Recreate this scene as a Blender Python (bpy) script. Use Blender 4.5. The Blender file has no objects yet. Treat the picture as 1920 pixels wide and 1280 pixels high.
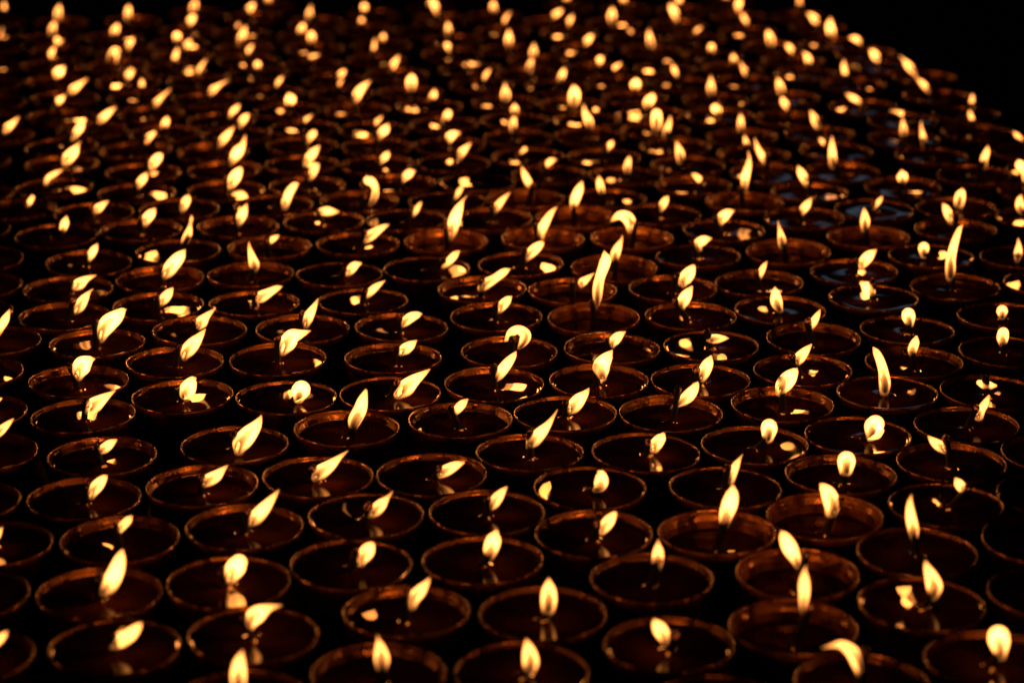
import bpy, bmesh, math, random
import numpy as np
from mathutils import Vector, Matrix
random.seed(7)
S = bpy.context.scene
C = S.collection
# ---------------------------------------------------------------- camera, world, exposure
F_PX, PITCH, DIA = 4400.0, math.radians(18.5), 0.066
CAM_H = F_PX*DIA/187*math.sin(PITCH)          # height of the lens above the plane of the cup rims
cd = bpy.data.cameras.new("camera"); cam = bpy.data.objects.new("camera", cd); C.objects.link(cam)
cam.location = (0, 0, CAM_H); cam.rotation_euler = (math.pi/2-PITCH, 0, 0)
cd.sensor_width = 36; cd.lens = F_PX*36/1920; cd.clip_start = .05; cd.clip_end = 200
cd.dof.use_dof = True; cd.dof.focus_distance = 1.46; cd.dof.aperture_fstop = 6.8
S.camera = cam
S.view_settings.view_transform = 'Standard'; S.view_settings.look = 'None'
S.view_settings.exposure = 0; S.view_settings.gamma = 1
w = bpy.data.worlds.new("World"); S.world = w; w.use_nodes = True
nt = w.node_tree; nd = nt.nodes; lk = nt.links
bg = nd["Background"]
# night: almost black, with one faint bluish strip of late dusk low behind the far side of the table
tc = nd.new("ShaderNodeTexCoord"); sep = nd.new("ShaderNodeSeparateXYZ"); lk.new(tc.outputs["Generated"], sep.inputs[0])
def mrange(src, a, b):
    m = nd.new("ShaderNodeMapRange"); m.interpolation_type = 'SMOOTHSTEP'
    m.inputs["From Min"].default_value = a; m.inputs["From Max"].default_value = b
    lk.new(src, m.inputs["Value"]); return m.outputs[0]
def mul(a, b):
    m = nd.new("ShaderNodeMath"); m.operation = 'MULTIPLY'; lk.new(a, m.inputs[0]); lk.new(b, m.inputs[1]); return m.outputs[0]
nz = nd.new("ShaderNodeTexNoise"); nz.inputs["Scale"].default_value = 30; lk.new(tc.outputs["Generated"], nz.inputs["Vector"])
patch = mul(mul(mrange(sep.outputs[0], .098, .118), mrange(sep.outputs[0], .168, .152)),
            mul(mrange(sep.outputs[2], .234, .250), mrange(sep.outputs[2], .288, .255)))
patch = mul(mul(patch, mrange(sep.outputs[1], .1, .3)), mrange(nz.outputs[0], .2, .6))
mx = nd.new("ShaderNodeMix"); mx.data_type = 'RGBA'
lk.new(patch, mx.inputs[0]); mx.inputs[6].default_value = (.0012, .0009, .0008, 1); mx.inputs[7].default_value = (.14, .19, .28, 1)
lk.new(mx.outputs[2], bg.inputs[0]); bg.inputs[1].default_value = 1.0
try:
    S.cycles.use_light_tree = True
    S.cycles.transparent_max_bounces = 32
    S.cycles.sample_clamp_indirect = 2.0
    S.cycles.max_bounces = 6
except Exception: pass
FLAME_S = 1400
LIGHT_W = 0.022
# one lamp a line, as measured: rim centre | x y width up the flame | wick tip (D: oil burnt down low)
DATA = """
224 1008|217 1006 10 226 990 20 240 975 20 247 967 8
187 1112|183 1117 14 202 1100 38 217 1072 38 225 1047 28 229 1032 12
-62 1110|-60 1112 16 -50 1095 26 -42 1078 10
-62 1228|-28 1222 14 -10 1205 26 5 1192 22 14 1182 8
-16 1020|-14 1018 12 -6 1003 20 4 989 8
214 1206|208 1216 14 222 1205 32 243 1190 34 258 1175 24 266 1166 6
430 1092|432 1086 30 437 1072 42 444 1060 44 448 1054 38
473 1183|468 1182 18 472 1162 38 485 1149 40 505 1139 22 528 1134 4
455 1312|448 1290 36 447 1265 40 449 1240 32 455 1218 10
661 1057|678 1063 10 680 1048 28 689 1032 34 697 1020 20 699 1016 6
905 1047|918 1045 22 920 1030 34 926 1010 34 930 997 14
759 1140|772 1136 26 775 1122 32 788 1107 30 800 1092 18 806 1082 4
710 1258|716 1252 30 716 1235 38 713 1215 30 709 1197 14 708 1190 5
1018 1147|1028 1142 34 1029 1125 38 1029 1105 34 1029 1090 18 1029 1083 6
978 1258|993 1255 34 995 1240 40 992 1220 34 988 1203 18 987 1197 6
1110 1000|1124 1003 14 1130 992 26 1142 976 28 1152 963 16 1156 959 5
1215 1076|1231 1068 22 1233 1050 28 1234 1032 26 1234 1017 12 1235 1011 4
1347 993D|1358 990 18 1360 970 30 1368 945 36 1373 925 28 1374 912 12
1255 1204|1243 1212 10 1246 1197 30 1238 1180 36 1230 1168 26 1226 1160 10|1262 1190
1345 1318|1350 1318 24 1352 1305 30 1350 1292 14
1495 1076D|1494 1068 10 1492 1050 26 1480 1025 36 1470 1005 26 1465 996 10|1512 1036
1494 1175D|1505 1158 8 1505 1140 20 1508 1115 28 1508 1090 28 1509 1068 14 1512 1060 5|1521 1132
1714 1032|1714 1016 16 1713 995 26 1708 970 26 1706 945 18 1709 927 5
1728 1128|1749 1118 26 1752 1100 38 1746 1080 32 1738 1062 20 1735 1050 8
1954 1010|
1970 1108|
1858 1232|1877 1230 28 1874 1205 48 1872 1192 50
1608 1270|1614 1268 22 1610 1245 34 1598 1222 34 1578 1208 26 1558 1210 16 1542 1214 5
1555 955D|1558 962 28 1560 945 36 1553 925 34 1543 912 20 1538 907 8
1792 942|1806 928 12 1804 916 22 1797 905 22 1792 897 9
148 716|147 708 18 149 696 32 156 683 36 168 675 20 176 673 6
155 772|165 770 20 176 760 32 192 748 22 207 738 10 216 732 4
-50 696|-40 690 16 -32 675 24 -22 662 6
-47 770|-35 768 14 -18 758 20 2 747 6
-32 845|-15 822 16 0 808 20 14 795 14 25 785 5
342 740|350 748 14 349 738 30 354 725 32 362 712 18 366 709 6
191 853|184 847 14 194 842 22 206 832 20 217 825 8
158 930|172 932 16 175 920 26 186 906 26 196 895 16 201 891 5
-70 937|-62 935 12 -52 920 22 -45 905 6
439 832|448 846 22 452 832 36 465 815 36 480 798 24 488 784 10 490 778 4
380 906|380 909 18 390 901 28 405 892 26 418 880 14 427 872 4
545 742|560 748 22 563 735 36 565 730 37
521 671|530 660 20 538 645 34 548 631 32 563 626 20 582 620 4
737 668|752 664 12 758 656 24 770 647 20 780 639 6
741 742|748 740 22 760 728 34 775 714 26 795 700 12 806 692 3
650 800|662 803 18 665 788 28 675 768 28 680 750 22 686 732 8 687 730 3
853 777|847 780 8 856 769 18 867 757 18 876 749 6
599 891|592 896 20 600 886 32 618 873 26 638 856 12 652 845 3
815 892|826 888 24 838 881 26 855 872 20 869 867 8
998 848|992 838 16 1000 826 30 1015 810 26 1028 795 16 1038 780 8 1045 768 4
686 963|694 967 16 703 958 28 715 945 26 727 932 12 736 921 4
913 953|918 955 14 924 945 26 935 930 24 945 918 14 951 912 4
458 985|468 984 16 478 972 32 493 955 30 508 937 20 523 918 5
953 661|972 654 8 982 640 20 985 627 24 972 618 20 958 624 18 949 637 8|960 634
929 713|928 716 8 935 703 22 950 683 22 962 668 14 967 660 5
1127 710|1130 710 16 1128 698 30 1128 685 34 1138 670 24 1147 658 6|1119 686
1060 770|1066 772 16 1074 764 28 1085 750 28 1097 738 16 1104 728 4
1256 769|1256 767 4 1272 757 16 1288 745 26 1300 731 22 1307 719 10 1308 716 4|1272 727
1322 718|1315 710 20 1320 697 26 1328 680 22 1333 668 6
1208 848|1227 842 22 1230 833 28 1240 820 22 1243 815 12
1450 750|1462 737 18 1468 724 32 1480 708 32 1491 695 16 1494 691 5|1466 708
1420 832|1440 822 24 1442 806 34 1442 800 34
1105 906|1116 919 14 1124 912 28 1128 900 30 1126 888 22 1124 885 12
1360 913|1368 903 22 1372 890 22 1380 872 18 1388 858 8 1392 852 3
1515 694|1493 682 16 1499 671 24 1510 658 18 1521 646 5
1654 730|1658 735 20 1659 718 24 1656 695 20 1650 675 18 1643 660 14 1638 652 5
1713 677|1710 667 12 1711 655 20 1716 641 18 1718 632 8
1888 657|1880 646 16 1880 634 25 1881 624 24
1856 735|1836 717 12 1845 721 18 1856 723 18 1866 723 8|1848 709
1815 791|1835 782 20 1840 768 18 1848 755 16 1854 742 6
1622 822|1633 818 22 1637 801 37 1641 795 38
1772 858|1772 845 18 1762 836 24 1750 827 18 1740 817 5|1773 820
1570 893|1586 882 30 1587 867 38 1587 862 38|1588 866
1975 850|1972 846 16 1976 830 20 1980 815 6
107 440|116 441 8 118 430 18 122 417 20 125 406 8
164 494|164 493 8 169 481 18 177 467 18 183 457 6
130 540|136 541 16 148 533 26 162 523 16 180 516 4
122 587|142 588 10 148 576 24 158 560 20 168 547 8 174 542 3
270 425|272 422 16 274 412 24 284 400 22 291 391 8
334 469|342 464 12 348 450 20 354 435 18 357 420 10 359 410 11 359 404 5
300 521|305 522 14 314 510 28 325 495 30 338 480 24 347 468 6
472 512|480 508 12 477 497 24 472 480 18 468 465 11 467 454 3
303 575|302 573 10 306 563 22 316 550 20 323 541 8
477 566|480 567 12 488 558 26 505 548 20 520 540 14 529 537 4
182 641|190 638 16 193 622 30 203 606 36 218 594 30 230 583 16 236 580 5
368 613|370 618 12 377 605 26 388 592 16 404 578 3
328 676|346 672 14 350 660 28 362 645 28 375 630 16 385 617 4
-13 637|-6 628 16 0 615 18 10 598 18 18 580 4
-42 533|-38 533 12 -30 520 20 -22 508 5
-36 482|-34 480 12 -28 466 18 -22 455 5
-50 425|-46 424 12 -40 412 18 -34 400 5
-62 583|-58 582 12 -50 570 20 -40 556 5
502 459D|502 460 8 508 451 16 517 445 14 523 441 5
671 455|682 455 14 692 444 24 707 433 20 720 425 14 729 421 4
836 450D|845 446 18 848 430 26 853 410 28 860 392 22 868 376 10 875 368 3
640 512|652 516 12 656 508 20 665 498 20 675 494 10
805 506|831 502 12 840 492 18 852 479 18 861 471 7
680 562|686 558 12 694 548 18 706 537 16 722 526 4
894 537|903 541 20 912 532 24 928 522 20 945 510 18 957 504 5
567 614|574 612 14 576 598 24 585 582 18 592 569 10 596 560 3
753 611|752 613 10 758 605 20 770 595 22 783 590 16 790 588 6
930 590|936 584 14 942 573 22 952 562 18 959 556 6
976 493|986 489 12 992 478 22 1004 466 24 1015 457 16 1020 454 5
1018 446D|1014 449 18 1013 436 24 1022 418 22 1033 400 16 1044 388 4
1185 444D|1181 434 16 1182 420 26 1176 408 28 1162 404 22 1150 411 12 1146 415 4
1155 503D|1155 494 10 1153 480 22 1158 465 20 1165 450 10 1167 442 3
1309 478|1312 468 14 1308 458 22 1320 450 22 1333 447 8
1078 545D|1090 540 8 1092 530 20 1100 523 16 1114 512 3|1074 527
1260 540|1282 538 12 1282 527 28 1292 512 28 1300 500 14 1302 497 6
1110 590D|1119 578 8 1120 560 20 1121 540 23 1125 520 22 1132 500 24 1136 486 24 1134 477 14 1133 470 4|1110 559
1296 586|1278 578 16 1280 567 26 1288 552 24 1297 538 8
1424 531|1425 525 8 1426 513 16 1432 500 14 1438 490 4
1348 427|1350 420 16 1354 409 26 1364 400 22 1376 395 8
1146 654|1148 650 12 1150 641 22 1160 630 20 1172 622 5
1333 646|1334 636 22 1346 635 20 1358 634 12 1366 634 4|1326 622
1468 585|1462 582 16 1456 566 26 1454 550 20 1453 540 8
1478 470D|1466 462 18 1466 450 20 1463 435 14 1460 422 8 1459 415 3
1628 442D|1621 431 18 1622 415 23 1621 400 16 1620 390 5
1791 428|1784 417 16 1779 403 22 1773 390 18 1768 382 8
1746 478|1732 480 16 1732 468 24 1732 464 25
1605 512|1614 503 16 1618 493 24 1630 479 24 1642 469 8
1791 536|1781 522 20 1782 505 24 1783 485 22 1788 462 20 1795 440 16 1800 428 12 1805 422 4
1634 551|1635 556 10 1633 548 22 1625 538 26 1616 531 12|1635 528
1918 480|1907 490 12 1909 475 20 1910 460 14 1909 447 4
1965 530|1962 528 14 1964 512 20 1966 498 5
1882 590|1879 595 14 1879 585 24 1879 582 24
1514 622|1518 619 10 1524 606 18 1532 592 14 1538 580 4
1701 616|1706 608 18 1704 596 28 1703 589 28
-4 254|8 250 14 14 240 22 24 231 18 35 220 6
172 242|182 234 10 190 224 22 203 212 20 217 201 5
115 275|135 265 12 141 252 20 151 238 22 158 222 8
116 306|120 312 14 125 300 28 138 285 26 146 272 12 150 266 4
102 350|86 346 14 90 334 16 102 326 16 118 318 6|99 342
30 394|50 389 8 55 380 16 61 370 14
170 397|176 400 12 183 392 22 194 383 16 203 377 5
305 250|306 247 12 308 236 20 312 226 20 314 219 8
256 278|275 269 14 278 259 20 288 250 16 292 247 6
269 322|284 318 16 288 306 24 298 294 22 304 288 8
258 361|256 355 12 261 345 20 270 333 20 275 324 8
328 394|342 396 14 345 385 22 351 373 20 354 366 8
420 228|430 222 12 434 212 18 443 203 18 449 196 5
435 252|450 242 10 452 231 20 460 220 20 467 214 8
408 279|408 275 16 416 265 22 427 252 20 439 238 4
420 315|428 314 10 436 300 22 446 285 28 455 272 18 460 254 4
425 356|430 356 12 434 345 24 442 330 28 450 318 18 453 314 6
450 425|446 424 12 450 412 22 456 398 22 463 382 6
525 388|534 391 16 536 378 22 542 362 22 552 348 18 560 344 6
565 240|565 233 10 574 224 16 585 216 10
566 270|574 271 12 579 261 18 588 250 20 592 245 8
566 306|572 312 14 577 300 22 588 286 22 599 273 5
577 347|578 340 10 584 328 20 592 316 18 598 307 5
600 408|594 400 14 604 397 20 616 397 24 634 397 9
700 246|700 238 12 706 229 16 715 220 12
707 268|708 265 10 713 253 20 722 243 24 728 233 10
707 307|707 312 10 715 302 16 724 292 20 729 284 8
677 375|694 386 12 702 370 18 704 355 18 698 342 22 689 337 22 688 330 8|684 368
742 345|751 345 10 757 335 18 768 325 22 777 321 10
765 408|773 407 10 779 396 16 787 383 12 790 379 4
833 231|830 232 14 836 222 20 840 212 22 838 206 10
842 272|842 271 12 842 260 24 850 252 22 863 249 8
850 304|863 299 12 865 287 22 873 278 18 883 268 4
840 378|853 375 10 857 365 16 864 354 14 868 346 5
893 343|
985 370D|996 357 8 992 345 20 984 328 18 978 312 5
920 408|928 399 12 932 388 20 943 374 16 956 361 4
965 224|965 213 20 965 204 22 965 196 12
973 257|962 246 18 962 235 21 964 222 16 964 219 8
990 292|970 293 12 976 287 12 984 280 16
1112 253|1107 243 16 1104 228 24 1097 212 18 1094 196 5
1112 222|1117 214 12 1117 207 19
1133 293|1138 286 8 1141 277 16 1146 269 18 1149 264 8
1035 325|1018 320 12 1024 310 16 1033 302 18 1043 299 8
1147 372|1131 368 12 1127 355 20 1124 340 18 1123 330 7
1173 328|1176 323 18 1176 313 20 1179 300 16 1180 293 6
1080 405D|1073 400 10 1075 388 18 1079 372 24 1086 355 22 1091 342 10
1225 246|1231 238 26 1231 222 28 1231 210 24 1231 205 10
1262 270|1246 259 14 1250 245 20 1255 230 16 1257 218 6
1290 308|1276 303 20 1275 288 23 1271 275 16 1268 265 5
1310 350|1320 346 12 1313 338 18 1304 330 16 1297 326 8
1240 400|1237 397 12 1241 387 20 1248 375 18 1253 368 6
1342 215|1350 216 12 1346 209 24 1342 202 26 1345 197 12
1391 255|1389 246 18 1389 235 20 1389 222 17 1388 214 7
1415 291|1402 280 14 1400 270 18 1397 260 14 1396 254 6
1437 320|1438 311 14 1430 295 20 1421 278 16 1415 260 5
1390 374D|1397 366 6 1396 350 18 1398 330 22 1403 312 18 1405 298 12 1403 284 4|1388 348
1517 358|1513 348 16 1508 335 22 1501 322 20 1496 311 8
1534 248|1534 238 22 1528 225 22 1522 212 14 1519 208 6
1567 281|1548 276 8 1544 268 16 1539 262 14
1580 320|1562 312 20 1561 295 22 1560 275 18 1560 256 8
1499 404|1502 406 10 1505 395 20 1513 384 20 1522 371 5
1480 222|1480 209 14 1475 200 20 1469 190 20 1466 181 10
1700 262|1694 255 18 1694 242 20 1693 230 14 1693 222 6
1686 223|1694 220 12 1692 214 18 1682 210 14 1670 208 8
1741 287|1733 273 16 1731 258 18 1728 242 13 1727 228 5
1693 349|1692 342 18 1692 335 26 1692 328 25 1691 323 14
1638 391|1638 393 10 1643 384 14 1650 375 14 1654 368 5
1831 326|1847 315 14 1845 300 20 1850 285 18 1852 274 8
1798 388|1798 384 24 1800 370 26 1803 360 20 1804 355 10
1831 246|1826 236 8 1823 225 16 1819 213 15 1818 207 6
1930 285|1930 270 12 1918 262 12 1907 254 16 1900 247 8
1945 358|1922 358 12 1922 345 14 1920 325 16 1912 308 24 1909 300 8
1938 405|1920 402 14 1913 388 22 1912 375 18 1915 366 8
-3 38|5 28 16 8 18 18 8 8 16 8 4 8
115 40|109 36 22 109 25 23 111 15 18 112 10 8
100 70|98 66 20 98 56 22 101 46 18 102 41 8
113 96|112 92 10 110 84 18 107 74 20 107 69 10
95 122|92 115 14 94 105 18 99 95 18 103 88 8
105 151|105 147 14 107 140 26 113 133 26 121 125 8
122 183|128 176 16 137 168 24 150 158 18 163 148 5
112 218|100 203 12 107 195 16 115 186 18 122 178 8
248 38|240 37 20 240 28 22 241 17 20 242 11 9
215 70|215 67 18 215 60 24 219 51 20 221 45 9
238 98|240 96 14 240 87 20 247 77 18 250 71 8
222 122|220 116 18 222 104 22 216 95 22 206 101 14 202 114 7
240 152|238 151 12 239 144 22 245 137 20 252 132 8
265 182|265 171 14 266 163 18 266 154 17 266 148 8
282 212|286 203 12 292 194 20 303 182 16 319 167 4
-12 88|-2 82 10 1 68 14 5 53 8
-14 122|-16 118 14 -14 106 18 -12 96 8
-15 156|-16 152 14 -14 140 18 -12 130 8
-15 190|-16 186 14 -14 174 18 -12 162 8
-8 222|-16 218 14 -14 206 18 -12 196 8
368 24|362 22 22 364 12 24 367 5 18 368 1 8
357 56|354 51 14 355 43 22 361 34 22 366 28 9
335 82|332 76 20 332 68 25
342 104|343 95 12 348 87 20 355 79 18 359 75 8
328 130|325 123 12 327 112 18 331 99 18 334 90 8
372 151|368 146 12 371 135 16 378 123 16 387 112 5
385 186|391 179 16 398 170 22 411 160 16 427 151 8
475 30|465 26 16 467 19 22 473 11 20 477 6 9
450 62|447 57 12 446 50 17 447 43 12
458 90|450 86 16 452 72 22 457 60 20 461 49 8
464 112|458 106 14 464 97 18 471 88 16 474 84 7
482 138|484 131 16 483 121 22
510 172|514 167 10 519 158 16 526 149 16 530 144 7
540 206|541 201 14 542 193 24 545 186 28 543 181 20
505 12|503 6 18 503 -4 22 504 -14 12
594 40|580 36 20 580 27 22 582 17 16 583 11 7
572 68|563 67 14 564 58 22 568 49 20 570 44 9
590 90|584 79 20 584 72 24 584 64 22 585 59 10
585 120|571 110 10 580 108 16 590 105 16 598 103 8
700 26|684 24 18 683 13 23
688 54|678 49 16 678 43 20 678 36 18 678 33 9
715 84|716 81 14 717 74 20 719 67 18 718 63 9
705 112|696 104 10 700 95 16 702 83 16 703 73 8
735 140|733 134 16 736 124 22 743 113 18 748 105 6
770 172|771 166 24 771 155 28 772 146 24 772 139 10
828 36|820 31 14 818 18 22 812 5 22 806 -4 12
806 12|803 18 10 803 10 14 806 2 14
845 72|842 69 18 841 58 21 840 48 18 839 42 9
850 100|845 101 10 843 93 18 838 84 20 837 80 10
880 128|872 122 16 882 121 18 892 121 14 898 120 8
902 158|902 157 10 907 147 16 914 136 16 919 130 7
638 148|634 150 12 637 142 20 644 135 18 648 132 8
640 174|632 166 12 636 158 15 642 150 12
668 204|662 195 14 667 184 24 674 171 24 684 160 18 694 152 6
805 198|806 192 14 810 184 20 814 176 20 814 169 12
925 28|925 23 18 925 16 22 925 8 20 926 3 9
942 58|940 51 12 944 42 17 951 30 16 956 24 7
955 92|954 86 20 954 76 24 954 66 20 955 56 8
1008 112|1000 108 20 1000 98 23 1001 88 16 1001 82 7
992 140|992 135 20 993 124 20 997 114 16 998 110 8
1035 40|1036 38 12 1038 30 20 1048 23 20 1054 18 10
1067 62|1063 54 12 1065 45 18 1070 36 19 1074 29 10
1090 92|1092 86 16 1099 79 22 1107 70 20 1112 66 10
1120 130|1122 125 10 1122 118 20 1126 111 22 1131 107 10
1150 152|1146 136 12 1150 129 18 1160 122 16 1164 118 8
1055 160|1049 156 16 1052 146 20 1056 136 20 1058 128 8
948 190|948 185 24 948 175 25 947 164 16 947 156 6
1070 195|1076 192 28 1077 180 30 1077 170 26 1075 160 10
1150 42|1147 41 22 1147 30 25 1148 21 20 1148 15 9
1190 72|1190 66 10 1184 60 16 1177 55 12
1222 94|1221 88 22 1219 76 22 1217 65 18 1217 56 7
1190 182|1190 171 14 1191 163 26 1192 154 26 1191 148 12
1213 214|1214 203 18 1215 193 26 1222 183 24 1224 175 10
1065 10|1063 5 18 1063 -4 22 1064 -14 12
1175 14|1170 10 16 1169 -2 22 1169 -14 12
1272 45|1270 41 18 1267 28 24 1260 15 22 1256 8 10
1280 18|1274 12 14 1273 2 22 1274 -10 16
1305 72|1296 67 12 1303 60 16 1311 54 16 1315 52 8
1335 103|1334 98 20 1334 88 22
1248 128|1240 127 8 1243 118 12 1251 114 14 1260 119 10
1272 156|1273 147 8 1268 138 18 1263 128 18 1262 122 9
1374 128|1375 122 18 1376 114 21 1375 106 18 1375 102 9
1402 152|1402 144 16 1397 134 20 1391 123 14 1388 116 6
1342 187|1334 177 20 1333 165 23 1333 153 17 1333 143 6
1385 30|1375 30 10 1381 18 20 1386 5 22 1388 -6 12
1402 58|1405 50 10 1400 42 18 1394 32 18 1391 24 8
1365 6|1361 4 16 1361 -6 20 1361 -16 10
1448 86|1446 82 24 1444 72 24 1441 63 20 1440 57 8
1488 114|1491 106 8 1486 97 18 1479 88 20 1473 83 12
1512 136|1512 125 10 1516 116 22 1513 106 20 1506 98 10
1474 183|1465 174 22 1463 163 23 1460 153 18 1458 146 7
1497 28|1499 19 16 1499 8 19 1499 -6 16 1499 -16 6
1535 52|1533 46 18 1529 38 24 1522 30 20 1514 25 8
1560 80|1561 70 20 1558 60 26 1556 48 24 1557 36 14
1622 100|1617 88 10 1613 80 17 1604 73 21 1594 71 14
1652 124|1647 118 14 1643 108 24 1637 99 22 1631 94 10
1598 156|1586 153 10 1585 140 18 1582 125 18 1583 113 7
1732 143|1720 146 10 1712 134 20 1702 122 22 1694 112 14 1687 106 5
1755 178|1744 177 8 1738 166 20 1728 155 18 1718 146 10 1706 133 5
1624 201|1623 200 8 1613 192 16 1600 184 20 1588 177 12
1812 213|1823 205 14 1822 194 17 1823 182 15 1823 177 7
-50 300|-46 296 14 -42 284 20 -36 272 6
-48 362|-44 358 14 -40 344 20 -34 332 6
-12 62|
1958 925|
1952 315|
70 1322|
792 58|
"""
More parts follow.
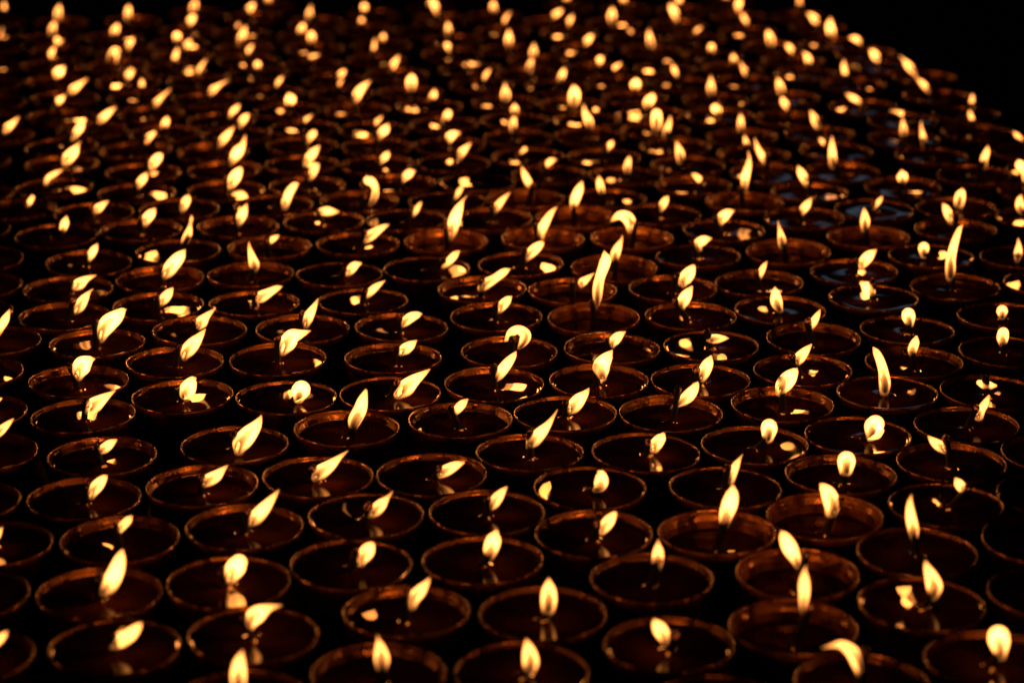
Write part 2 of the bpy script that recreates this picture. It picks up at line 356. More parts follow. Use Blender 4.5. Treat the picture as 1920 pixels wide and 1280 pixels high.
LABELS = """
oil lamp with medium right-leaning flame, directly behind the fat lower-left flame
oil lamp at lower left with a fat tall flame swelling up to the right
oil lamp with flame out of frame, one left of the fat lower-left flame
lamp with medium right-leaning flame, one left and one in front of the fat lower-left flame
oil lamp with short right-leaning flame, one left and one behind the fat lower-left flame
oil lamp with tall right-leaning flame, directly in front of the fat lower-left flame
oil lamp with a round balloon flame, wick seen through it, in left foreground
oil lamp in the left foreground with a flame shaped like a triangular flag
oil lamp with medium upright flame, directly in front of the flag-shaped flame
oil lamp with medium right-leaning flame, one right of the balloon flame
oil lamp with medium upright flame, one left of the narrow upright foreground flame
oil lamp with medium right-leaning flame, one right of the flag-shaped flame
oil lamp with medium upright flame, one right and one in front of the flag-shaped flame
oil lamp with medium upright flame, one left and one behind the egg-shaped tipped flame
oil lamp with medium upright flame, one left of the egg-shaped tipped flame
oil lamp with medium right-leaning flame, directly behind the narrow upright foreground flame
oil lamp with a narrow candle-like upright flame in the right foreground
oil lamp with tall upright flame, one left and one behind the left-blown flame
foreground oil lamp with an egg-shaped flame tipped left off its wick
oil lamp with flame out of frame, directly in front of the egg-shaped tipped flame
oil lamp with flame blown left off its wick, just behind the burnt-down foreground lamp
burnt-down oil lamp with glowing inner wall and slim flame touching the one behind
oil lamp with tall upright flame, one right of the left-blown flame
oil lamp with tall upright flame, one right and one in front of the left-blown flame
oil lamp showing no flame, two rows in front of the sideways-blown flame
oil lamp showing no flame, one right and one behind the big corner flame
oil lamp in the bottom right corner with a big round upright flame
oil lamp at the bottom edge with a fat crescent flame bowed over to the left
oil lamp with medium left-leaning flame, directly in front of the ring-shaped flame
oil lamp with short left-leaning flame, directly in front of the sideways-blown flame
oil lamp with medium right-leaning flame, directly in front of the broad ribbed flame
oil lamp with tall right-leaning flame, two left of the ball-shaped flame
lamp with flame out of frame, one left, one in front of the broad ribbed flame
lamp with medium right-leaning flame, one left and two in front of the broad ribbed flame
oil lamp with medium right-leaning flame, three left and two in front of the ball-shaped flame
oil lamp with medium right-leaning flame, one left of the ball-shaped flame
oil lamp with short right-leaning flame, two left and two in front of the ball-shaped flame
oil lamp with medium right-leaning flame, two rows behind the fat lower-left flame
oil lamp with flame out of frame, one left and two behind the fat lower-left flame
oil lamp with tall right-leaning flame, one left of the S-curved flame
oil lamp with tall right-leaning flame, one left and one in front of the S-curved flame
oil lamp with a perfectly round ball flame, left of centre
oil lamp with a ragged two-pronged flame trailing orange to the right
oil lamp with medium right-leaning flame, one right of the ragged two-pronged flame
oil lamp with a long pointed flame streaming right like a pennant
oil lamp with an S-curved upright flame, dark wick tip inside it
oil lamp with medium right-leaning flame, one right and one in front of the pennant flame
oil lamp with tall right-leaning flame, directly in front of the S-curved flame
lamp with medium right-leaning flame, one left and one in front of the sweeping tailed flame
oil lamp with a long flame sweeping up right into a thin orange tail
oil lamp with tall right-leaning flame, one right and one behind the balloon flame
oil lamp with medium right-leaning flame, one left and one in front of the blocky flame
oil lamp with tall right-leaning flame, directly behind the balloon flame
oil lamp with an arched flame looping over its wick, in the centre
oil lamp with tall right-leaning flame, directly in front of the looping flame
oil lamp with tall right-leaning flame, one right and one in front of the looping flame
oil lamp with tall right-leaning flame, directly behind the sweeping tailed flame
oil lamp with tall right-leaning flame, one right and one behind the sweeping tailed flame
oil lamp with medium right-leaning flame, directly in front of the sideways pointing flame
oil lamp with short right-leaning flame, one right and one behind the blocky flame
oil lamp with tall right-leaning flame, one left of the horn-shaped flame
oil lamp with tiny upright flame, one left of the square-topped flame
oil lamp with a short blocky flame standing right of its wick
oil lamp with medium right-leaning flame, one left of the ring-shaped flame
oil lamp with medium right-leaning flame, one left and one behind the horn-shaped flame
oil lamp with a tall smooth flame curving left like a horn, right of centre
oil lamp with short upright flame, directly behind the horn-shaped flame
oil lamp with tiny upright flame, directly behind the squashed flat flame
oil lamp near right edge whose flame is squashed flat and wide under its wick
oil lamp with medium right-leaning flame, directly in front of the squashed flat flame
oil lamp with a square-topped flame around a black wick
oil lamp with its flame blown sideways left, curled wick tip glowing
oil lamp with a ring-shaped flame around a black wick
oil lamp with flame out of frame, one right of the sideways-blown flame
oil lamp with medium upright flame, two left and one behind the bottle-neck flame
oil lamp with medium right-leaning flame, one left and one in front of the bottle-neck flame
oil lamp with tall right-leaning flame, one left and two in front of the bottle-neck flame
oil lamp with tall right-leaning flame, directly behind the broad ribbed flame
oil lamp with medium right-leaning flame, one left and one behind the bottle-neck flame
oil lamp with a slim flame ending in a bulb like a bottle neck
oil lamp with tall right-leaning flame, one left of the needle-pointed flame
oil lamp with a needle-pointed flame leaning slightly left among right-leaning ones
oil lamp with medium right-leaning flame, one left and one in front of the needle-pointed flame
oil lamp with tall right-leaning flame, directly in front of the needle-pointed flame
oil lamp on the left with a broad ribbed flame leaning right
oil lamp with tall right-leaning flame, one right and one behind the broad ribbed flame
oil lamp with tall right-leaning flame, one left of the ragged two-pronged flame
oil lamp with tall right-leaning flame, one left of the broad ribbed flame
lamp with flame out of frame, two left and one in front of the bottle-neck flame
oil lamp with flame out of frame, two left of the bottle-neck flame
oil lamp with flame out of frame, three left and one behind the bottle-neck flame
oil lamp with flame out of frame, two left and one behind the broad ribbed flame
oil lamp with short right-leaning flame, one right of the bottle-neck flame
oil lamp with tall right-leaning flame, one left of the tall split flame
deep oil lamp with a tall split flame pointing up right
oil lamp with short right-leaning flame, one right of the needle-pointed flame
oil lamp with medium right-leaning flame, directly in front of the tall split flame
oil lamp with tall right-leaning flame, one right and one in front of the needle-pointed flame
oil lamp with tall right-leaning flame, one left and one behind the tall forked flame
oil lamp with tall right-leaning flame, directly behind the ragged two-pronged flame
oil lamp with medium right-leaning flame, one left and one behind the looping flame
oil lamp with medium right-leaning flame, one left of the tall forked flame
lamp with tall right-leaning flame, one right and one in front of the tall split flame
oil lamp with tall right-leaning flame, one left of the comma-shaped flame
oil lamp with a hooked flame curling over to the left like a comma
oil lamp with tall upright flame, directly in front of the comma-shaped flame
oil lamp with short right-leaning flame, one right and one in front of the comma-shaped flame
oil lamp with medium right-leaning flame, directly behind the tall forked flame
oil lamp with medium right-leaning flame, one right and one behind the tall forked flame
oil lamp with the tallest thin flame of the middle, its forked orange tip splitting
oil lamp with medium right-leaning flame, one right of the tall forked flame
oil lamp with medium right-leaning flame, two left of the tall bending flame
oil lamp with medium right-leaning flame, one right of the comma-shaped flame
oil lamp with medium right-leaning flame, one left of the sideways pointing flame
oil lamp with a small flame pointing straight sideways to the right
oil lamp with medium upright flame, one right and one behind the sideways pointing flame
oil lamp with tall upright flame, one left and one in front of the almond-shaped flame
burnt-down oil lamp with an almond-shaped upright flame over bluish oil
oil lamp with medium left-leaning flame, one right of the almond-shaped flame
oil lamp with tiny upright flame, one right and one in front of the almond-shaped flame
oil lamp with medium right-leaning flame, one left and one behind the tall bending flame
oil lamp near the right edge with a tall flame bending right into a fading tip
oil lamp with short left-leaning flame, one left of the tall bending flame
oil lamp with medium upright flame, one right and one behind the tall bending flame
oil lamp with flame out of frame, one right of the tall bending flame
oil lamp with tiny upright flame, directly in front of the tall bending flame
oil lamp with medium right-leaning flame, one right of the sideways pointing flame
lamp with tiny upright flame, one left and two in front of the tall bending flame
oil lamp with tall right-leaning flame, two left and one in front of the thorn-like flame
oil lamp with tall right-leaning flame, one left and one in front of the thorn-like flame
oil lamp with tall right-leaning flame, one left and two in front of the thorn-like flame
oil lamp with tall right-leaning flame, two left of the jagged spurred flame
lamp with tall right-leaning flame, two left and one in front of the jagged spurred flame
oil lamp with short right-leaning flame, two left and two behind the bottle-neck flame
oil lamp with medium right-leaning flame, one left and two behind the bottle-neck flame
oil lamp with medium upright flame, directly in front of the thorn-like flame
oil lamp with medium right-leaning flame, one left and one behind the jagged spurred flame
oil lamp with medium right-leaning flame, one left of the jagged spurred flame
lamp with medium right-leaning flame, one left and one in front of the jagged spurred flame
oil lamp with medium right-leaning flame, two left of the two-lobed flame
oil lamp with medium right-leaning flame, one right and one in front of the thorn-like flame
oil lamp with medium right-leaning flame, two rows behind the jagged spurred flame
oil lamp with tall right-leaning flame, directly behind the jagged spurred flame
oil lamp with a jagged flame that has a side spur, in upper left
oil lamp with tall right-leaning flame, directly in front of the jagged spurred flame
oil lamp with tall right-leaning flame, one left of the two-lobed flame
oil lamp with tall right-leaning flame, one left and one behind the two-lobed flame
lamp with medium right-leaning flame, one left and one in front of the large far flame
oil lamp with medium right-leaning flame, one right and one behind the jagged spurred flame
oil lamp with tall right-leaning flame, one right of the jagged spurred flame
oil lamp with medium right-leaning flame, one left and one behind the horseshoe flame
oil lamp whose flame is split into two small lobes beside the wick
oil lamp with short right-leaning flame, directly in front of the large far flame
oil lamp with tall right-leaning flame, two rows in front of the large far flame
oil lamp with medium right-leaning flame, two rows behind the horseshoe flame
oil lamp with a horseshoe flame arching over its wick
oil lamp with medium right-leaning flame, directly behind the horseshoe flame
oil lamp with medium right-leaning flame, one right and one in front of the horseshoe flame
lamp with medium right-leaning flame, one right and one in front of the large far flame
lamp with medium right-leaning flame, one right and two in front of the large far flame
oil lamp with medium right-leaning flame, one right and two behind the horseshoe flame
oil lamp with medium right-leaning flame, one right of the horseshoe flame
oil lamp showing no flame, one right and one behind the horseshoe flame
oil lamp with tall left-leaning flame, two right of the horseshoe flame
oil lamp with tall right-leaning flame, one right and one behind the tall split flame
oil lamp with short upright flame, directly in front of the upside-down heart flame
oil lamp with medium upright flame, two left of the U-shaped flame
oil lamp with short right-leaning flame, two left and one in front of the U-shaped flame
oil lamp with tall upright flame, one left of the U-shaped flame
oil lamp with tiny upright flame, directly in front of the M-shaped flame
oil lamp with short right-leaning flame, one left and two in front of the U-shaped flame
oil lamp with medium right-leaning flame, two left and one behind the very tall upper flame
oil lamp with medium upright flame, two left of the very tall upper flame
oil lamp with medium upright flame, one left and one behind the very tall upper flame
oil lamp with tall right-leaning flame, one left and one behind the comma-shaped flame
oil lamp far back with an upside-down U-shaped flame
oil lamp with tall upright flame, directly in front of the U-shaped flame
oil lamp with medium upright flame, one left and two behind the very tall upper flame
oil lamp with medium left-leaning flame, directly behind the very tall upper flame
oil lamp with medium right-leaning flame, directly behind the comma-shaped flame
oil lamp with short upright flame, directly in front of the arrowhead flame
oil lamp with medium upright flame, one right of the U-shaped flame
oil lamp with short upright flame, one left and one behind the column-like flame
oil lamp with tall left-leaning flame, one left of the column-like flame
burnt-down oil lamp with glowing wall and very tall thin flame, upper right
oil lamp with medium left-leaning flame, one right of the very tall upper flame
oil lamp with medium left-leaning flame, one left of the forked-bottom flame
oil lamp with tiny left-leaning flame, directly behind the column-like flame
oil lamp with a tall column-like upright flame in upper right
lamp with right-leaning flame, one right, one in front of the very tall upper flame
oil lamp with medium left-leaning flame, two left of the cap-shaped flame
oil lamp with a forked-bottom flame below the cap-shaped flame near right edge
oil lamp whose flame curls left like a cap over the flame before it
oil lamp with tall upright flame, directly in front of the forked-bottom flame
oil lamp with a squat mushroom flame above a bluish oil reflection
oil lamp with medium right-leaning flame, one left and one in front of the mushroom flame
oil lamp with tall upright flame, one left and one behind the hooked border flame
oil lamp with medium upright flame, one right and one in front of the mushroom flame
oil lamp with medium upright flame, one right and one behind the forked-bottom flame
oil lamp with medium left-leaning flame, two right and one in front of the forked-bottom flame
oil lamp at the right border with a tall flame hooked left at its top
oil lamp with medium upright flame, directly in front of the hooked border flame
oil lamp with medium upright flame, one left of the rearmost far-left flame
oil lamp standing rearmost in the far left column of lamps
oil lamp with medium upright flame, directly in front of the rearmost far-left flame
oil lamp with medium upright flame, one left and one behind the far hooked flame
oil lamp with medium right-leaning flame, one left of the far hooked flame
oil lamp with medium right-leaning flame, directly behind the long slanted far-left flame
oil lamp far left with a long slanted flame pointing right
oil lamp with medium right-leaning flame, one left of the thorn-like flame
oil lamp with medium upright flame, one right of the rearmost far-left flame
lamp with medium upright flame, one right and one in front of the rearmost far-left flame
oil lamp with medium right-leaning flame, directly behind the far hooked flame
oil lamp far back with a crooked flame hooked over its wick
oil lamp with short right-leaning flame, directly in front of the far hooked flame
oil lamp with short upright flame, one left of the wedge-shaped flame
oil lamp in upper left with a pointed flame like a thorn, leaning right
lamp with medium upright flame, one left and two in front of the rearmost far-left flame
oil lamp with flame out of frame, two left of the far hooked flame
lamp with flame out of frame, one left and one behind the long slanted far-left flame
oil lamp with flame out of frame, one left of the long slanted far-left flame
lamp with flame out, one left, one before the long slanted far-left flame
oil lamp standing rearmost in the third far-left column of lamps
oil lamp with medium right-leaning flame, two rows in front of the rearmost third-column flame
oil lamp with tiny upright flame, one left of the two-legged flame
oil lamp with medium right-leaning flame, one left and one in front of the two-legged flame
oil lamp with tall upright flame, one right of the far hooked flame
oil lamp with tall right-leaning flame, directly behind the wedge-shaped flame
oil lamp in upper left with a wedge-shaped flame pointing right
oil lamp with medium right-leaning flame, one right of the rearmost third-column flame
oil lamp with short upright flame, directly behind the two-legged flame
oil lamp far back with a large two-legged flame leaning right
oil lamp with medium right-leaning flame, directly in front of the two-legged flame
oil lamp with tiny upright flame, one right and two behind the wedge-shaped flame
oil lamp with medium right-leaning flame, one right and one behind the wedge-shaped flame
oil lamp with short upright flame, one left of the large far flame
oil lamp with short upright flame, one right and one behind the rearmost third-column flame
oil lamp far back with a bullet-shaped flame standing rearmost in its column
oil lamp with medium right-leaning flame, one right and one behind the two-legged flame
oil lamp with short upright flame, one right of the two-legged flame
oil lamp with medium right-leaning flame, one right and one in front of the two-legged flame
oil lamp with tiny upright flame, one right and one behind the bullet-shaped flame
oil lamp with short upright flame, one right and one in front of the bullet-shaped flame
oil lamp with short upright flame, two right of the two-legged flame
oil lamp with medium upright flame, one left and one behind the bean-shaped flame
oil lamp with medium right-leaning flame, one left of the bean-shaped flame
oil lamp far back with a small arched flame like a wishbone
oil lamp with a big round-headed flame cut by the top border, left of centre
oil lamp with short upright flame, directly behind the big top-border flame
oil lamp with medium upright flame, two rows in front of the big top-border flame
oil lamp with short left-leaning flame, directly behind the bean-shaped flame
oil lamp far back with a bean-shaped flame lying flat
oil lamp with medium right-leaning flame, one right and one behind the wishbone flame
oil lamp with short right-leaning flame, one left and one behind the wishbone flame
oil lamp with short right-leaning flame, one left of the wishbone flame
oil lamp far back with a large flame fading orange to the upper right
oil lamp with short right-leaning flame, directly in front of the wishbone flame
oil lamp with short upright flame, one right of the big top-border flame
lamp with tall right-leaning flame, one right and one in front of the big top-border flame
oil lamp with medium upright flame, one right and two behind the bean-shaped flame
oil lamp with medium upright flame, one right and one behind the bean-shaped flame
oil lamp with medium upright flame, one right of the bean-shaped flame
oil lamp with medium right-leaning flame, two right of the big top-border flame
oil lamp with medium right-leaning flame, one left and two behind the notched egg-shaped flame
oil lamp with medium right-leaning flame, one left of the notched egg-shaped flame
lamp with short right-leaning flame, one left and two in front of the notched egg-shaped flame
oil lamp with medium right-leaning flame, one right and two behind the M-shaped flame
oil lamp with medium right-leaning flame, directly behind the M-shaped flame
oil lamp far back with a flame like an upside-down heart
oil lamp far back with a wide M-shaped flame
lamp with medium upright flame, two left and one in front of the long top-border flame
oil lamp with short left-leaning flame, directly behind the notched egg-shaped flame
oil lamp far back with an egg-shaped flame notched at the bottom
oil lamp with short upright flame, one right of the M-shaped flame
oil lamp with medium right-leaning flame, directly behind the U-shaped flame
oil lamp with short upright flame, two right and one behind the big top-border flame
oil lamp with medium upright flame, two left and one behind the long top-border flame
lamp with tall left-leaning flame, one left and one in front of the long top-border flame
oil lamp with medium upright flame, one left and one behind the long top-border flame
oil lamp with medium right-leaning flame, one right and one behind the notched egg-shaped flame
oil lamp with tiny upright flame, one right of the notched egg-shaped flame
oil lamp with short right-leaning flame, directly in front of the notched egg-shaped flame
oil lamp with medium left-leaning flame, directly behind the arrowhead flame
lamp with short upright flame, one right and one in front of the notched egg-shaped flame
oil lamp with medium left-leaning flame, one right and one behind the arrowhead flame
oil lamp far back with an upright arrowhead flame above a glinting rim
oil lamp at the top border with a long flame partly cut off, right of centre
oil lamp with medium left-leaning flame, directly in front of the long top-border flame
oil lamp with short upright flame, directly behind the long top-border flame
oil lamp with medium upright flame, one left of the orange-topped far flame
lamp with medium left-leaning flame, one left and one in front of the thick edge flame
oil lamp with medium upright flame, one left and one behind the leaf-shaped flame
oil lamp with medium upright flame, one right of the arrowhead flame
oil lamp with tall upright flame, one right of the long top-border flame
oil lamp with medium left-leaning flame, directly behind the orange-topped far flame
oil lamp at the far edge with a broad flame fading to orange on top
oil lamp at the far right edge with a thick flame swung left
oil lamp with medium left-leaning flame, one left and one behind the edge streak flame
oil lamp near the far right edge with a leaf-shaped upright flame
oil lamp on the far right edge with a long flame streaking up left
oil lamp on the far right edge whose flame joins the streaking flame behind it
oil lamp with tall left-leaning flame, directly behind the cap-shaped flame
oil lamp with medium upright flame, one right of the cap-shaped flame
oil lamp with flame out of frame, three left of the jagged spurred flame
lamp with flame out of frame, three left, one in front of the jagged spurred flame
oil lamp showing no flame, one left and one in front of the rearmost far-left flame
oil lamp showing no flame, one right and one in front of the sideways-blown flame
oil lamp showing no flame, directly behind the hooked border flame
oil lamp showing no flame, one left and one in front of the flag-shaped flame
oil lamp showing no flame, directly in front of the big top-border flame
""".strip().split("\n")
# ---------------------------------------------------------------- helpers
def new_obj(name, data, parent=None):
    o = bpy.data.objects.new(name, data); C.objects.link(o)
    if parent: o.parent = parent
    return o
def mesh_from(name, verts, faces, mat, smooth=True):
    me = bpy.data.meshes.new(name); me.from_pydata(verts, [], faces)
    me.materials.append(mat)
    if smooth: me.polygons.foreach_set("use_smooth", [True]*len(me.polygons))
    me.update(); return me
def mat(name):
    m = bpy.data.materials.new(name); m.use_nodes = True
    return m, m.node_tree.nodes, m.node_tree.links, m.node_tree.nodes["Principled BSDF"]
def ramp(nd, lk, src, stops):
    r = nd.new("ShaderNodeValToRGB"); lk.new(src, r.inputs[0])
    while len(r.color_ramp.elements) < len(stops): r.color_ramp.elements.new(.5)
    for e, (p, c) in zip(r.color_ramp.elements, stops): e.position = p; e.color = (*c, 1)
    return r
def noise(nd, lk, scale, detail=3, coord="Object"):
    t = nd.new("ShaderNodeTexCoord"); n = nd.new("ShaderNodeTexNoise")
    n.inputs["Scale"].default_value = scale; n.inputs["Detail"].default_value = detail
    lk.new(t.outputs[coord], n.inputs["Vector"]); return n
# cup: amber glass, smeared with old wax
def glass(name, lo, hi):
    m, nd, lk, b = mat(name)
    n = noise(nd, lk, 70, 4)
    r = ramp(nd, lk, n.outputs[0], [(.36, lo), (.66, hi)]); lk.new(r.outputs[0], b.inputs["Base Color"])
    n2 = noise(nd, lk, 90, 4); r2 = ramp(nd, lk, n2.outputs[0], [(.38, (.04,)*3), (.62, (.42,)*3)]); lk.new(r2.outputs[0], b.inputs["Roughness"])
    b.inputs["Specular IOR Level"].default_value = .9; b.inputs["Specular Tint"].default_value = (1, .42, .13, 1)
    n3 = noise(nd, lk, 420, 2); bp = nd.new("ShaderNodeBump"); bp.inputs["Strength"].default_value = .35; bp.inputs["Distance"].default_value = .0006
    lk.new(n3.outputs[0], bp.inputs["Height"]); lk.new(bp.outputs[0], b.inputs["Normal"])
    return m
M_CUP = glass("amber_cup", (.009, .0022, .0005), (.055, .015, .0035))      # stained dark
M_LIT = glass("lit_amber_cup", (.022, .006, .0014), (.13, .040, .009))   # burnt-down cups: brighter copy, flame glow on the wall put into the colour
# outside of the glass: near-black copy, shade between the cups painted into its colour
M_SHADED, nd, lk, b = mat("shaded_glass")
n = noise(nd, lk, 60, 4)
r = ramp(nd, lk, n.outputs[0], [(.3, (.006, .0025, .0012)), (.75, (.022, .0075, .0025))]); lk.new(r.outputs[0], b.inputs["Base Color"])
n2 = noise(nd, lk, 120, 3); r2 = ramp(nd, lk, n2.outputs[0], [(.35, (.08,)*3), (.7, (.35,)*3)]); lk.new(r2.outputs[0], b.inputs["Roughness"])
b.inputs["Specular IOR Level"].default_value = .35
# oil
M_OIL, nd, lk, b = mat("lamp_oil")
n = noise(nd, lk, 45, 2)
r = ramp(nd, lk, n.outputs[0], [(.35, (.005, .0012, .0003)), (.75, (.020, .0045, .001))]); lk.new(r.outputs[0], b.inputs["Base Color"])
b.inputs["Roughness"].default_value = .03; b.inputs["IOR"].default_value = 1.45; b.inputs["Specular IOR Level"].default_value = .4; b.inputs["Specular Tint"].default_value = (1, .72, .42, 1)
# wick
M_WICK, nd, lk, b = mat("charred_wick")
t = nd.new("ShaderNodeTexCoord"); sp = nd.new("ShaderNodeSeparateXYZ"); lk.new(t.outputs["Generated"], sp.inputs[0])
r = ramp(nd, lk, sp.outputs[2], [(.0, (.16, .05, .015)), (.30, (.03, .01, .004)), (.45, (.006, .005, .006))])
lk.new(r.outputs[0], b.inputs["Base Color"]); b.inputs["Roughness"].default_value = 1; b.inputs["Specular IOR Level"].default_value = .15
n3 = noise(nd, lk, 900, 2); bp = nd.new("ShaderNodeBump"); bp.inputs["Strength"].default_value = .6; bp.inputs["Distance"].default_value = .001
lk.new(n3.outputs[0], bp.inputs["Height"]); lk.new(bp.outputs[0], b.inputs["Normal"])
M_EMBER, nd, lk, b = mat("ember")
b.inputs["Base Color"].default_value = (.02, .005, .003, 1); b.inputs["Roughness"].default_value = .9
n = noise(nd, lk, 1100, 2); r = ramp(nd, lk, n.outputs[0], [(.48, (0, 0, 0)), (.66, (1, .16, .04))])
lk.new(r.outputs[0], b.inputs["Emission Color"]); b.inputs["Emission Strength"].default_value = .7
# flame: glowing gas, weak and dark at the wick, yellow-white above
M_FLAME = bpy.data.materials.new("flame"); M_FLAME.use_nodes = True
nd = M_FLAME.node_tree.nodes; lk = M_FLAME.node_tree.links; nd.clear()
out = nd.new("ShaderNodeOutputMaterial"); em = nd.new("ShaderNodeEmission")
em.inputs[0].default_value = (1, .31, .060, 1)
at = nd.new("ShaderNodeTexCoord"); sp = nd.new("ShaderNodeSeparateXYZ"); lk.new(at.outputs["Generated"], sp.inputs[0])
mr = nd.new("ShaderNodeMapRange"); mr.interpolation_type = 'SMOOTHSTEP'
mr.inputs["From Min"].default_value = .0; mr.inputs["From Max"].default_value = .50
mr.inputs["To Min"].default_value = FLAME_S*.012; mr.inputs["To Max"].default_value = FLAME_S
lk.new(sp.outputs[2], mr.inputs["Value"]); lk.new(mr.outputs[0], em.inputs[1]); lk.new(em.outputs[0], out.inputs["Volume"])
# table and ground
M_TABLE, nd, lk, b = mat("dark_table")
n = noise(nd, lk, 9, 4); r = ramp(nd, lk, n.outputs[0], [(.3, (.006, .005, .004)), (.7, (.016, .011, .008))]); lk.new(r.outputs[0], b.inputs["Base Color"])
b.inputs["Roughness"].default_value = .45
M_GROUND, nd, lk, b = mat("dark_ground")
n = noise(nd, lk, 3, 4); r = ramp(nd, lk, n.outputs[0], [(.3, (.01, .009, .008)), (.7, (.02, .018, .015))]); lk.new(r.outputs[0], b.inputs["Base Color"])
b.inputs["Roughness"].default_value = .9

# ---------------------------------------------------------------- measuring the place through the lens
ct, st = math.cos(PITCH), math.sin(PITCH)
def ray(x, y):
    u, v = (x-960)/F_PX, (y-640)/F_PX
    return np.array([u, ct-v*st, -st-v*ct])
def on_level(x, y, z): d = ray(x, y); t = (z-CAM_H)/d[2]; return d*t+np.array([0, 0, CAM_H])
def on_front(x, y, Y): d = ray(x, y); t = Y/d[1]; return d*t+np.array([0, 0, CAM_H])

lamps = []
for line in DATA.strip().split("\n"):
    f = line.split("|"); a, b_ = f[0].split(); deep = b_.endswith("D")
    v = [float(q) for q in f[1].split()] if f[1].strip() else []
    sp_ = [v[i:i+3] for i in range(0, len(v), 3)]
    wk = [float(q) for q in f[2].split()] if len(f) > 2 else None
    lamps.append(dict(c=(float(a), float(b_.rstrip("D"))), deep=deep, spine=sp_, wick=wk))
P = np.array([on_level(*l["c"], 0)[:2] for l in lamps]); Q = P.copy()
R = .0318; MIN = 2*R+.0006
for it in range(1500):                         # cups cannot overlap: let crowded neighbours slide apart
    dv = Q[:, None]-Q[None]; dd = np.linalg.norm(dv, axis=2)+np.eye(len(Q))
    ov = np.clip(MIN-dd, 0, None); np.fill_diagonal(ov, 0)
    Q += (dv/dd[..., None]*ov[..., None]).sum(1)*.3
    if it < 1100: Q += (P-Q)*.02
    elif ov.max() < 1e-5: break

# ---------------------------------------------------------------- ground and table
HC = .046                                       # cup height
TAB = -HC-.0005
g = mesh_from("ground", [(-30, -10, -.85), (30, -10, -.85), (30, 60, -.85), (-30, 60, -.85)], [(0, 1, 2, 3)], M_GROUND, False)
o = new_obj("ground", g); o["kind"] = "structure"
def hull(pts):
    pts = sorted(map(tuple, pts))
    def half(p):
        h = []
        for q in p:
            while len(h) > 1 and (h[-1][0]-h[-2][0])*(q[1]-h[-2][1])-(h[-1][1]-h[-2][1])*(q[0]-h[-2][0]) <= 0: h.pop()
            h.append(q)
        return h[:-1]
    return half(pts)+half(pts[::-1])
ang = np.linspace(0, 2*math.pi, 12, endpoint=False)
hp = hull(np.concatenate([Q+np.array([math.cos(a), math.sin(a)])*.05 for a in ang]))
tbl = bpy.data.objects.new("table", None); C.objects.link(tbl); tbl.location = (0, 1.7, -.85)
tbl["label"] = "dark table top packed edge to edge with burning lamps"; tbl["category"] = "table"
k = len(hp)
vs = [(x, y-1.7, TAB+.85) for x, y in hp]+[(x, y-1.7, TAB+.85-.03) for x, y in hp]
new_obj("table_top", mesh_from("table_top", vs, [tuple(range(k)), tuple(range(2*k-1, k-1, -1))]+[(i, i+k, (i+1) % k+k, (i+1) % k) for i in range(k)], M_TABLE, False), tbl)
for lx, ly in [(-.45, 2.45), (.1, 2.6), (.3, 1.2), (-.3, 1.2)]:
    bm = bmesh.new(); bmesh.ops.create_cone(bm, cap_ends=True, segments=16, radius1=.018, radius2=.025, depth=.85+TAB-.03)
    bmesh.ops.translate(bm, verts=bm.verts, vec=(lx, ly-1.7, (.85+TAB-.03)/2-.001))
    me = bpy.data.meshes.new("leg"); bm.to_mesh(me); bm.free(); me.materials.append(M_TABLE); new_obj("leg", me, tbl)

# ---------------------------------------------------------------- lamp parts (origin of a lamp = centre of its rim)
def lathe(name, prof, m, seg=56, seed=0, wob=.0):
    rnd = random.Random(seed); ph = [rnd.uniform(0, 6.3) for _ in range(6)]
    vs, fs = [], []
    for r_, z in prof:
        for i in range(seg):
            a = 2*math.pi*i/seg
            k = 1+wob*(math.sin(2*a+ph[0])*.5+math.sin(3*a+ph[1])*.3+math.sin(5*a+ph[2])*.15)
            dz = wob*.02*(math.sin(2*a+ph[3])+.5*math.sin(7*a+ph[4])+.35*math.sin(13*a+ph[5])) if z > -.012 else 0
            vs.append((r_*k*math.cos(a), r_*k*math.sin(a), z+dz))
    for j in range(len(prof)-1):
        for i in range(seg):
            i2 = (i+1) % seg; fs.append((j*seg+i, j*seg+i2, (j+1)*seg+i2, (j+1)*seg+i))
    fs.append(tuple(reversed(range(seg))))
    if prof[-1][0] > .0002: fs.append(tuple((len(prof)-1)*seg+i for i in range(seg)))
    return mesh_from(name, vs, fs, m)
cup_prof = [(.020, -HC), (.0225, -HC+.001), (.0245, -.036), (.0285, -.020), (.0302, -.008), (.0306, -.0042), (.0312, -.0030), (.0316, -.0012), (.0314, -.0003),
            (.0310, 0), (.0307, -.0003), (.0304, -.0014), (.0301, -.0042), (.0289, -.0052), (.0287, -.0062), (.0280, -.012), (.0262, -.022), (.0225, -.034), (.018, -.040), (.001, -.041)]
CUPS = [lathe("cup", cup_prof, M_CUP, 64, s, .006) for s in range(6)]
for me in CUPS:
    me.materials.append(M_SHADED)
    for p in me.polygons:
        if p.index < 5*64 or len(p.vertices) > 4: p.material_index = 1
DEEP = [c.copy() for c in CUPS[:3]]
for me in DEEP: me.materials[0] = M_LIT
def wall_r(z):
    q = [p for p in cup_prof if p[1] <= 0][9:]
    for (r1, z1), (r2, z2) in zip(q, q[1:]):
        if z2 <= z <= z1: return r2+(r1-r2)*(z-z2)/(z1-z2+1e-9)
    return .028
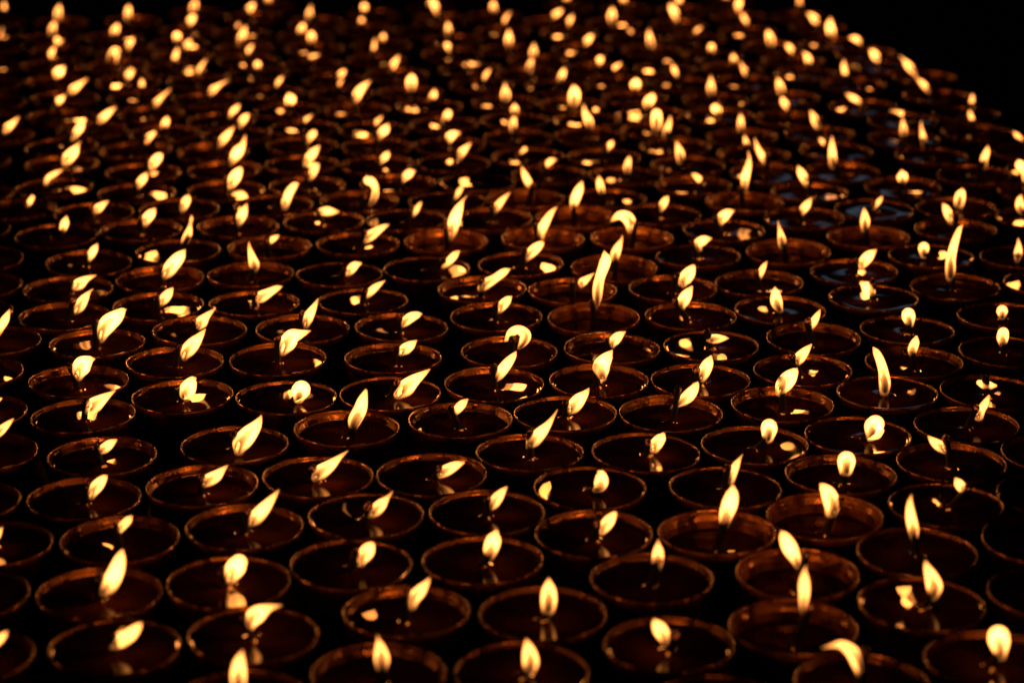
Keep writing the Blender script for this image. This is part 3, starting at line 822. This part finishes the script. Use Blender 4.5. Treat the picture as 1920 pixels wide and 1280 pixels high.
def oil_mesh(lv, s):
    rw = wall_r(-lv)
    pr = [(rw+.0006, .0012), (rw-.0002, .0010), (rw-.0007, .0005), (rw-.0013, .0002), (rw-.0024, 0), (rw*.6, 0), (.0065, 0), (.0048, .0002), (.0036, .0006), (.0026, .0014), (.0018, .002)]
    vs, fs = [], []; seg = 56; rnd = random.Random(s); p1 = rnd.uniform(0, 6)
    for r_, z in pr:
        for i in range(seg):
            a = 2*math.pi*i/seg; kk = 1+.12*math.sin(3*a+p1) if r_ < .006 else 1
            vs.append((r_*kk*math.cos(a), r_*kk*math.sin(a), z-lv))
    for j in range(len(pr)-1):
        for i in range(seg):
            i2 = (i+1) % seg; fs.append((j*seg+i2, j*seg+i, (j+1)*seg+i, (j+1)*seg+i2))
    fs.append(tuple((len(pr)-1)*seg+i for i in range(seg)))
    return mesh_from("oil", vs, fs, M_OIL)
LEVELS = [.0030, .0040, .0052, .0070, .0115]
OILS = [[oil_mesh(lv, s) for s in range(2)] for lv in LEVELS]

def resample(pts, n):
    pts = np.array(pts, float); m = len(pts)
    if m == 2: t = np.linspace(0, 1, n)[:, None]; return pts[0]*(1-t)+pts[1]*t
    ext = np.vstack([2*pts[0]-pts[1], pts, 2*pts[-1]-pts[-2]]); res = []
    for u in np.linspace(0, m-1-1e-6, n):
        i = int(u); t = u-i; p0, p1, p2, p3 = ext[i:i+4]
        res.append(.5*((2*p1)+(-p0+p2)*t+(2*p0-5*p1+4*p2-p3)*t*t+(-p0+3*p1-3*p2+p3)*t**3))
    res = np.array(res); res[:, -1] = np.maximum(res[:, -1], .0002); return res
def tube(line, seg, flat=1.0, cap=True, rnd=None, lump=0, flip=False):
    """closed tube around line = rows of x, y, z, radius, lying in a plane of constant y"""
    ln = np.array(line); p = ln[:, :3]; rr = ln[:, 3]
    t = np.gradient(p, axis=0); t /= np.linalg.norm(t, axis=1)[:, None]+1e-12
    if cap:
        a = [(p[0]-t[0]*rr[0]*math.sin(q), rr[0]*math.cos(q), t[0]) for q in (1.35, .95, .5)]
        z = [(p[-1]+t[-1]*rr[-1]*math.sin(q), rr[-1]*math.cos(q), t[-1]) for q in (.5, .95, 1.35)]
        rows = a+[(p[i], rr[i], t[i]) for i in range(len(p))]+z
    else: rows = [(p[i], rr[i], t[i]) for i in range(len(p))]
    vs, fs = [], []
    for c, r_, tt in rows:
        n = np.array([tt[2], 0, -tt[0]]); n /= np.linalg.norm(n)+1e-12; b2 = np.cross(tt, n)
        for i in range(seg):
            a = 2*math.pi*i/seg; k = 1+(rnd.uniform(-lump, lump) if lump else 0)
            vs.append(tuple(c+n*math.cos(a)*r_*k+b2*math.sin(a)*r_*k*flat))
    for j in range(len(rows)-1):
        for i in range(seg):
            i2 = (i+1) % seg; fs.append((j*seg+i, j*seg+i2, (j+1)*seg+i2, (j+1)*seg+i))
    fs.append(tuple(reversed(range(seg)))); fs.append(tuple((len(rows)-1)*seg+i for i in range(seg)))
    bm = bmesh.new(); bv = [bm.verts.new(v) for v in vs]
    for f in fs: bm.faces.new([bv[i] for i in f])
    bmesh.ops.recalc_face_normals(bm, faces=bm.faces)
    if flip: bmesh.ops.reverse_faces(bm, faces=bm.faces)
    return bm
def to_mesh(name, bms, m, org):
    me = bpy.data.meshes.new(name); big = bmesh.new()
    for b_ in bms:
        tmp = bpy.data.meshes.new("t"); b_.to_mesh(tmp); b_.free(); big.from_mesh(tmp); bpy.data.meshes.remove(tmp)
    bmesh.ops.translate(big, verts=big.verts, vec=tuple(-org)); big.to_mesh(me); big.free()
    me.materials.append(m); me.polygons.foreach_set("use_smooth", [True]*len(me.polygons)); return me

for idx, l in enumerate(lamps):
    rnd = random.Random(idx*13+5)
    X, Y = Q[idx]; depth = Y*ct+CAM_H*st
    coc = 75*abs(depth-1.46)/(depth*1.46)/1.0*4.7/6.8*1.45
    root = bpy.data.objects.new("oil_lamp", None); C.objects.link(root); org = np.array([X, Y, -HC])
    root.location = tuple(org); root["label"] = LABELS[idx]; root["category"] = "oil lamp"; root["group"] = "oil lamps crowded on the dark table"
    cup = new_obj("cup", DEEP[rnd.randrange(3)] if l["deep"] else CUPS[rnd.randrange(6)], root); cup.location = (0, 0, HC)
    cup.rotation_euler = (rnd.gauss(0, .012), rnd.gauss(0, .012), rnd.uniform(0, 6.28))
    li = 4 if l["deep"] else rnd.choice([0, 1, 1, 2, 2, 3]); lv = LEVELS[li]
    oil = new_obj("oil", OILS[li][rnd.randrange(2)], root); oil.location = (0, 0, HC); oil.rotation_euler = (0, 0, rnd.uniform(0, 6.28))
    if not l["spine"]: continue
    s = l["spine"]; zoil = -lv
    # the flame stands in an upright plane through the wick, never below the oil
    lowest = max(s, key=lambda q: q[1]); yb = on_level(lowest[0], lowest[1], zoil+.0035)[1]
    Yf = max(min(Y, yb), Y-.014)
    k = depth/F_PX
    line = []
    for x, y, w_ in s:
        p = on_front(x, y, Yf); line.append([*p, max(w_-coc*.45, 2.5)*.5*k*.95])
    n = 20 if s[0][2]*k > .002 else 16
    res = resample(line, n)
    big = max(q[2] for q in s) >= 19; plump = max(q[2] for q in s) > .5*abs(s[0][1]-s[-1][1])
    bms = [tube(res, 20, .82)]
    dx, dy = s[-1][0]-s[0][0], s[0][1]-min(q[1] for q in s)+1
    lean = dx/dy
    # hollow, dark zone of the flame round the wick
    if big:
        ratio = .64 if abs(lean) <= .35 else .58
        nn = max(5, int(n*(.60 if plump else .52 if abs(lean) <= .35 else .44))); cav = []
        if s[-1][2] >= .9*max(q[2] for q in s): nn, ratio = n, .56
        for i in range(1, nn):
            t = (i-1)/(nn-2); q = res[i].copy(); q[3] *= ratio*math.sqrt(max(1-t*t, .0))+.03
            q[0] -= (math.copysign(.2, lean) if abs(lean) > .35 else 0)*res[i][3]*(1-t*.6); cav.append(q)
        bms.append(tube(cav, 14, .82*.95/ratio, flip=True))
    new_obj("flame", to_mesh("flame", bms, M_FLAME, org), root)
    # wick
    if l["wick"]: wt = on_front(l["wick"][0], l["wick"][1], Yf)
    else:
        a = res[int(n*.30)]; h = res[int(n*(.42 if abs(lean) > .35 else .26))]
        off = (math.copysign(1.0, lean) if abs(lean) > .35 else 0)*a[3]*1.15
        wt = np.array([a[0]-off, Yf, h[2]])
    wb = np.array([X, Y, zoil-.004]); d = wt-wb; L = np.linalg.norm(d)
    if d[2] < .006: wt = wb+np.array([d[0], d[1], .010])
    if L > .026: wt = wb+d*.026/L
    mid = wb*.5+wt*.5+np.array([rnd.uniform(-.0008, .0008), 0, .0006])
    rw = rnd.uniform(.0019, .0025)
    wl = resample([[*wb, rw*1.1], [*mid, rw*.95], [*wt, rw*1.05]], 9)
    wick = new_obj("wick", to_mesh("wick", [tube(wl, 10, 1, rnd=rnd, lump=.13)], M_WICK, org), root)
    if k*1000 < .50:
        bm = bmesh.new(); bmesh.ops.create_icosphere(bm, subdivisions=2, radius=rw*1.0)
        for v in bm.verts: v.co *= 1+rnd.uniform(-.22, .22)
        bmesh.ops.translate(bm, verts=bm.verts, vec=tuple(wt))
        new_obj("ember", to_mesh("ember", [bm], M_EMBER, org), wick)
    # the light the flame gives off
    ld = bpy.data.lights.new("flame_light", 'POINT'); ld.color = (1, .31, .055)
    length = sum(np.linalg.norm(res[i+1][:3]-res[i][:3]) for i in range(n-1)); area = length*res[:, 3].mean()*2
    ld.energy = LIGHT_W*area/2.0e-4; ld.shadow_soft_size = max(.0034, res[:, 3].max())
    c = res[int(n*.55)][:3]-org; lo = new_obj("flame_light", ld, root); lo.location = tuple(c)
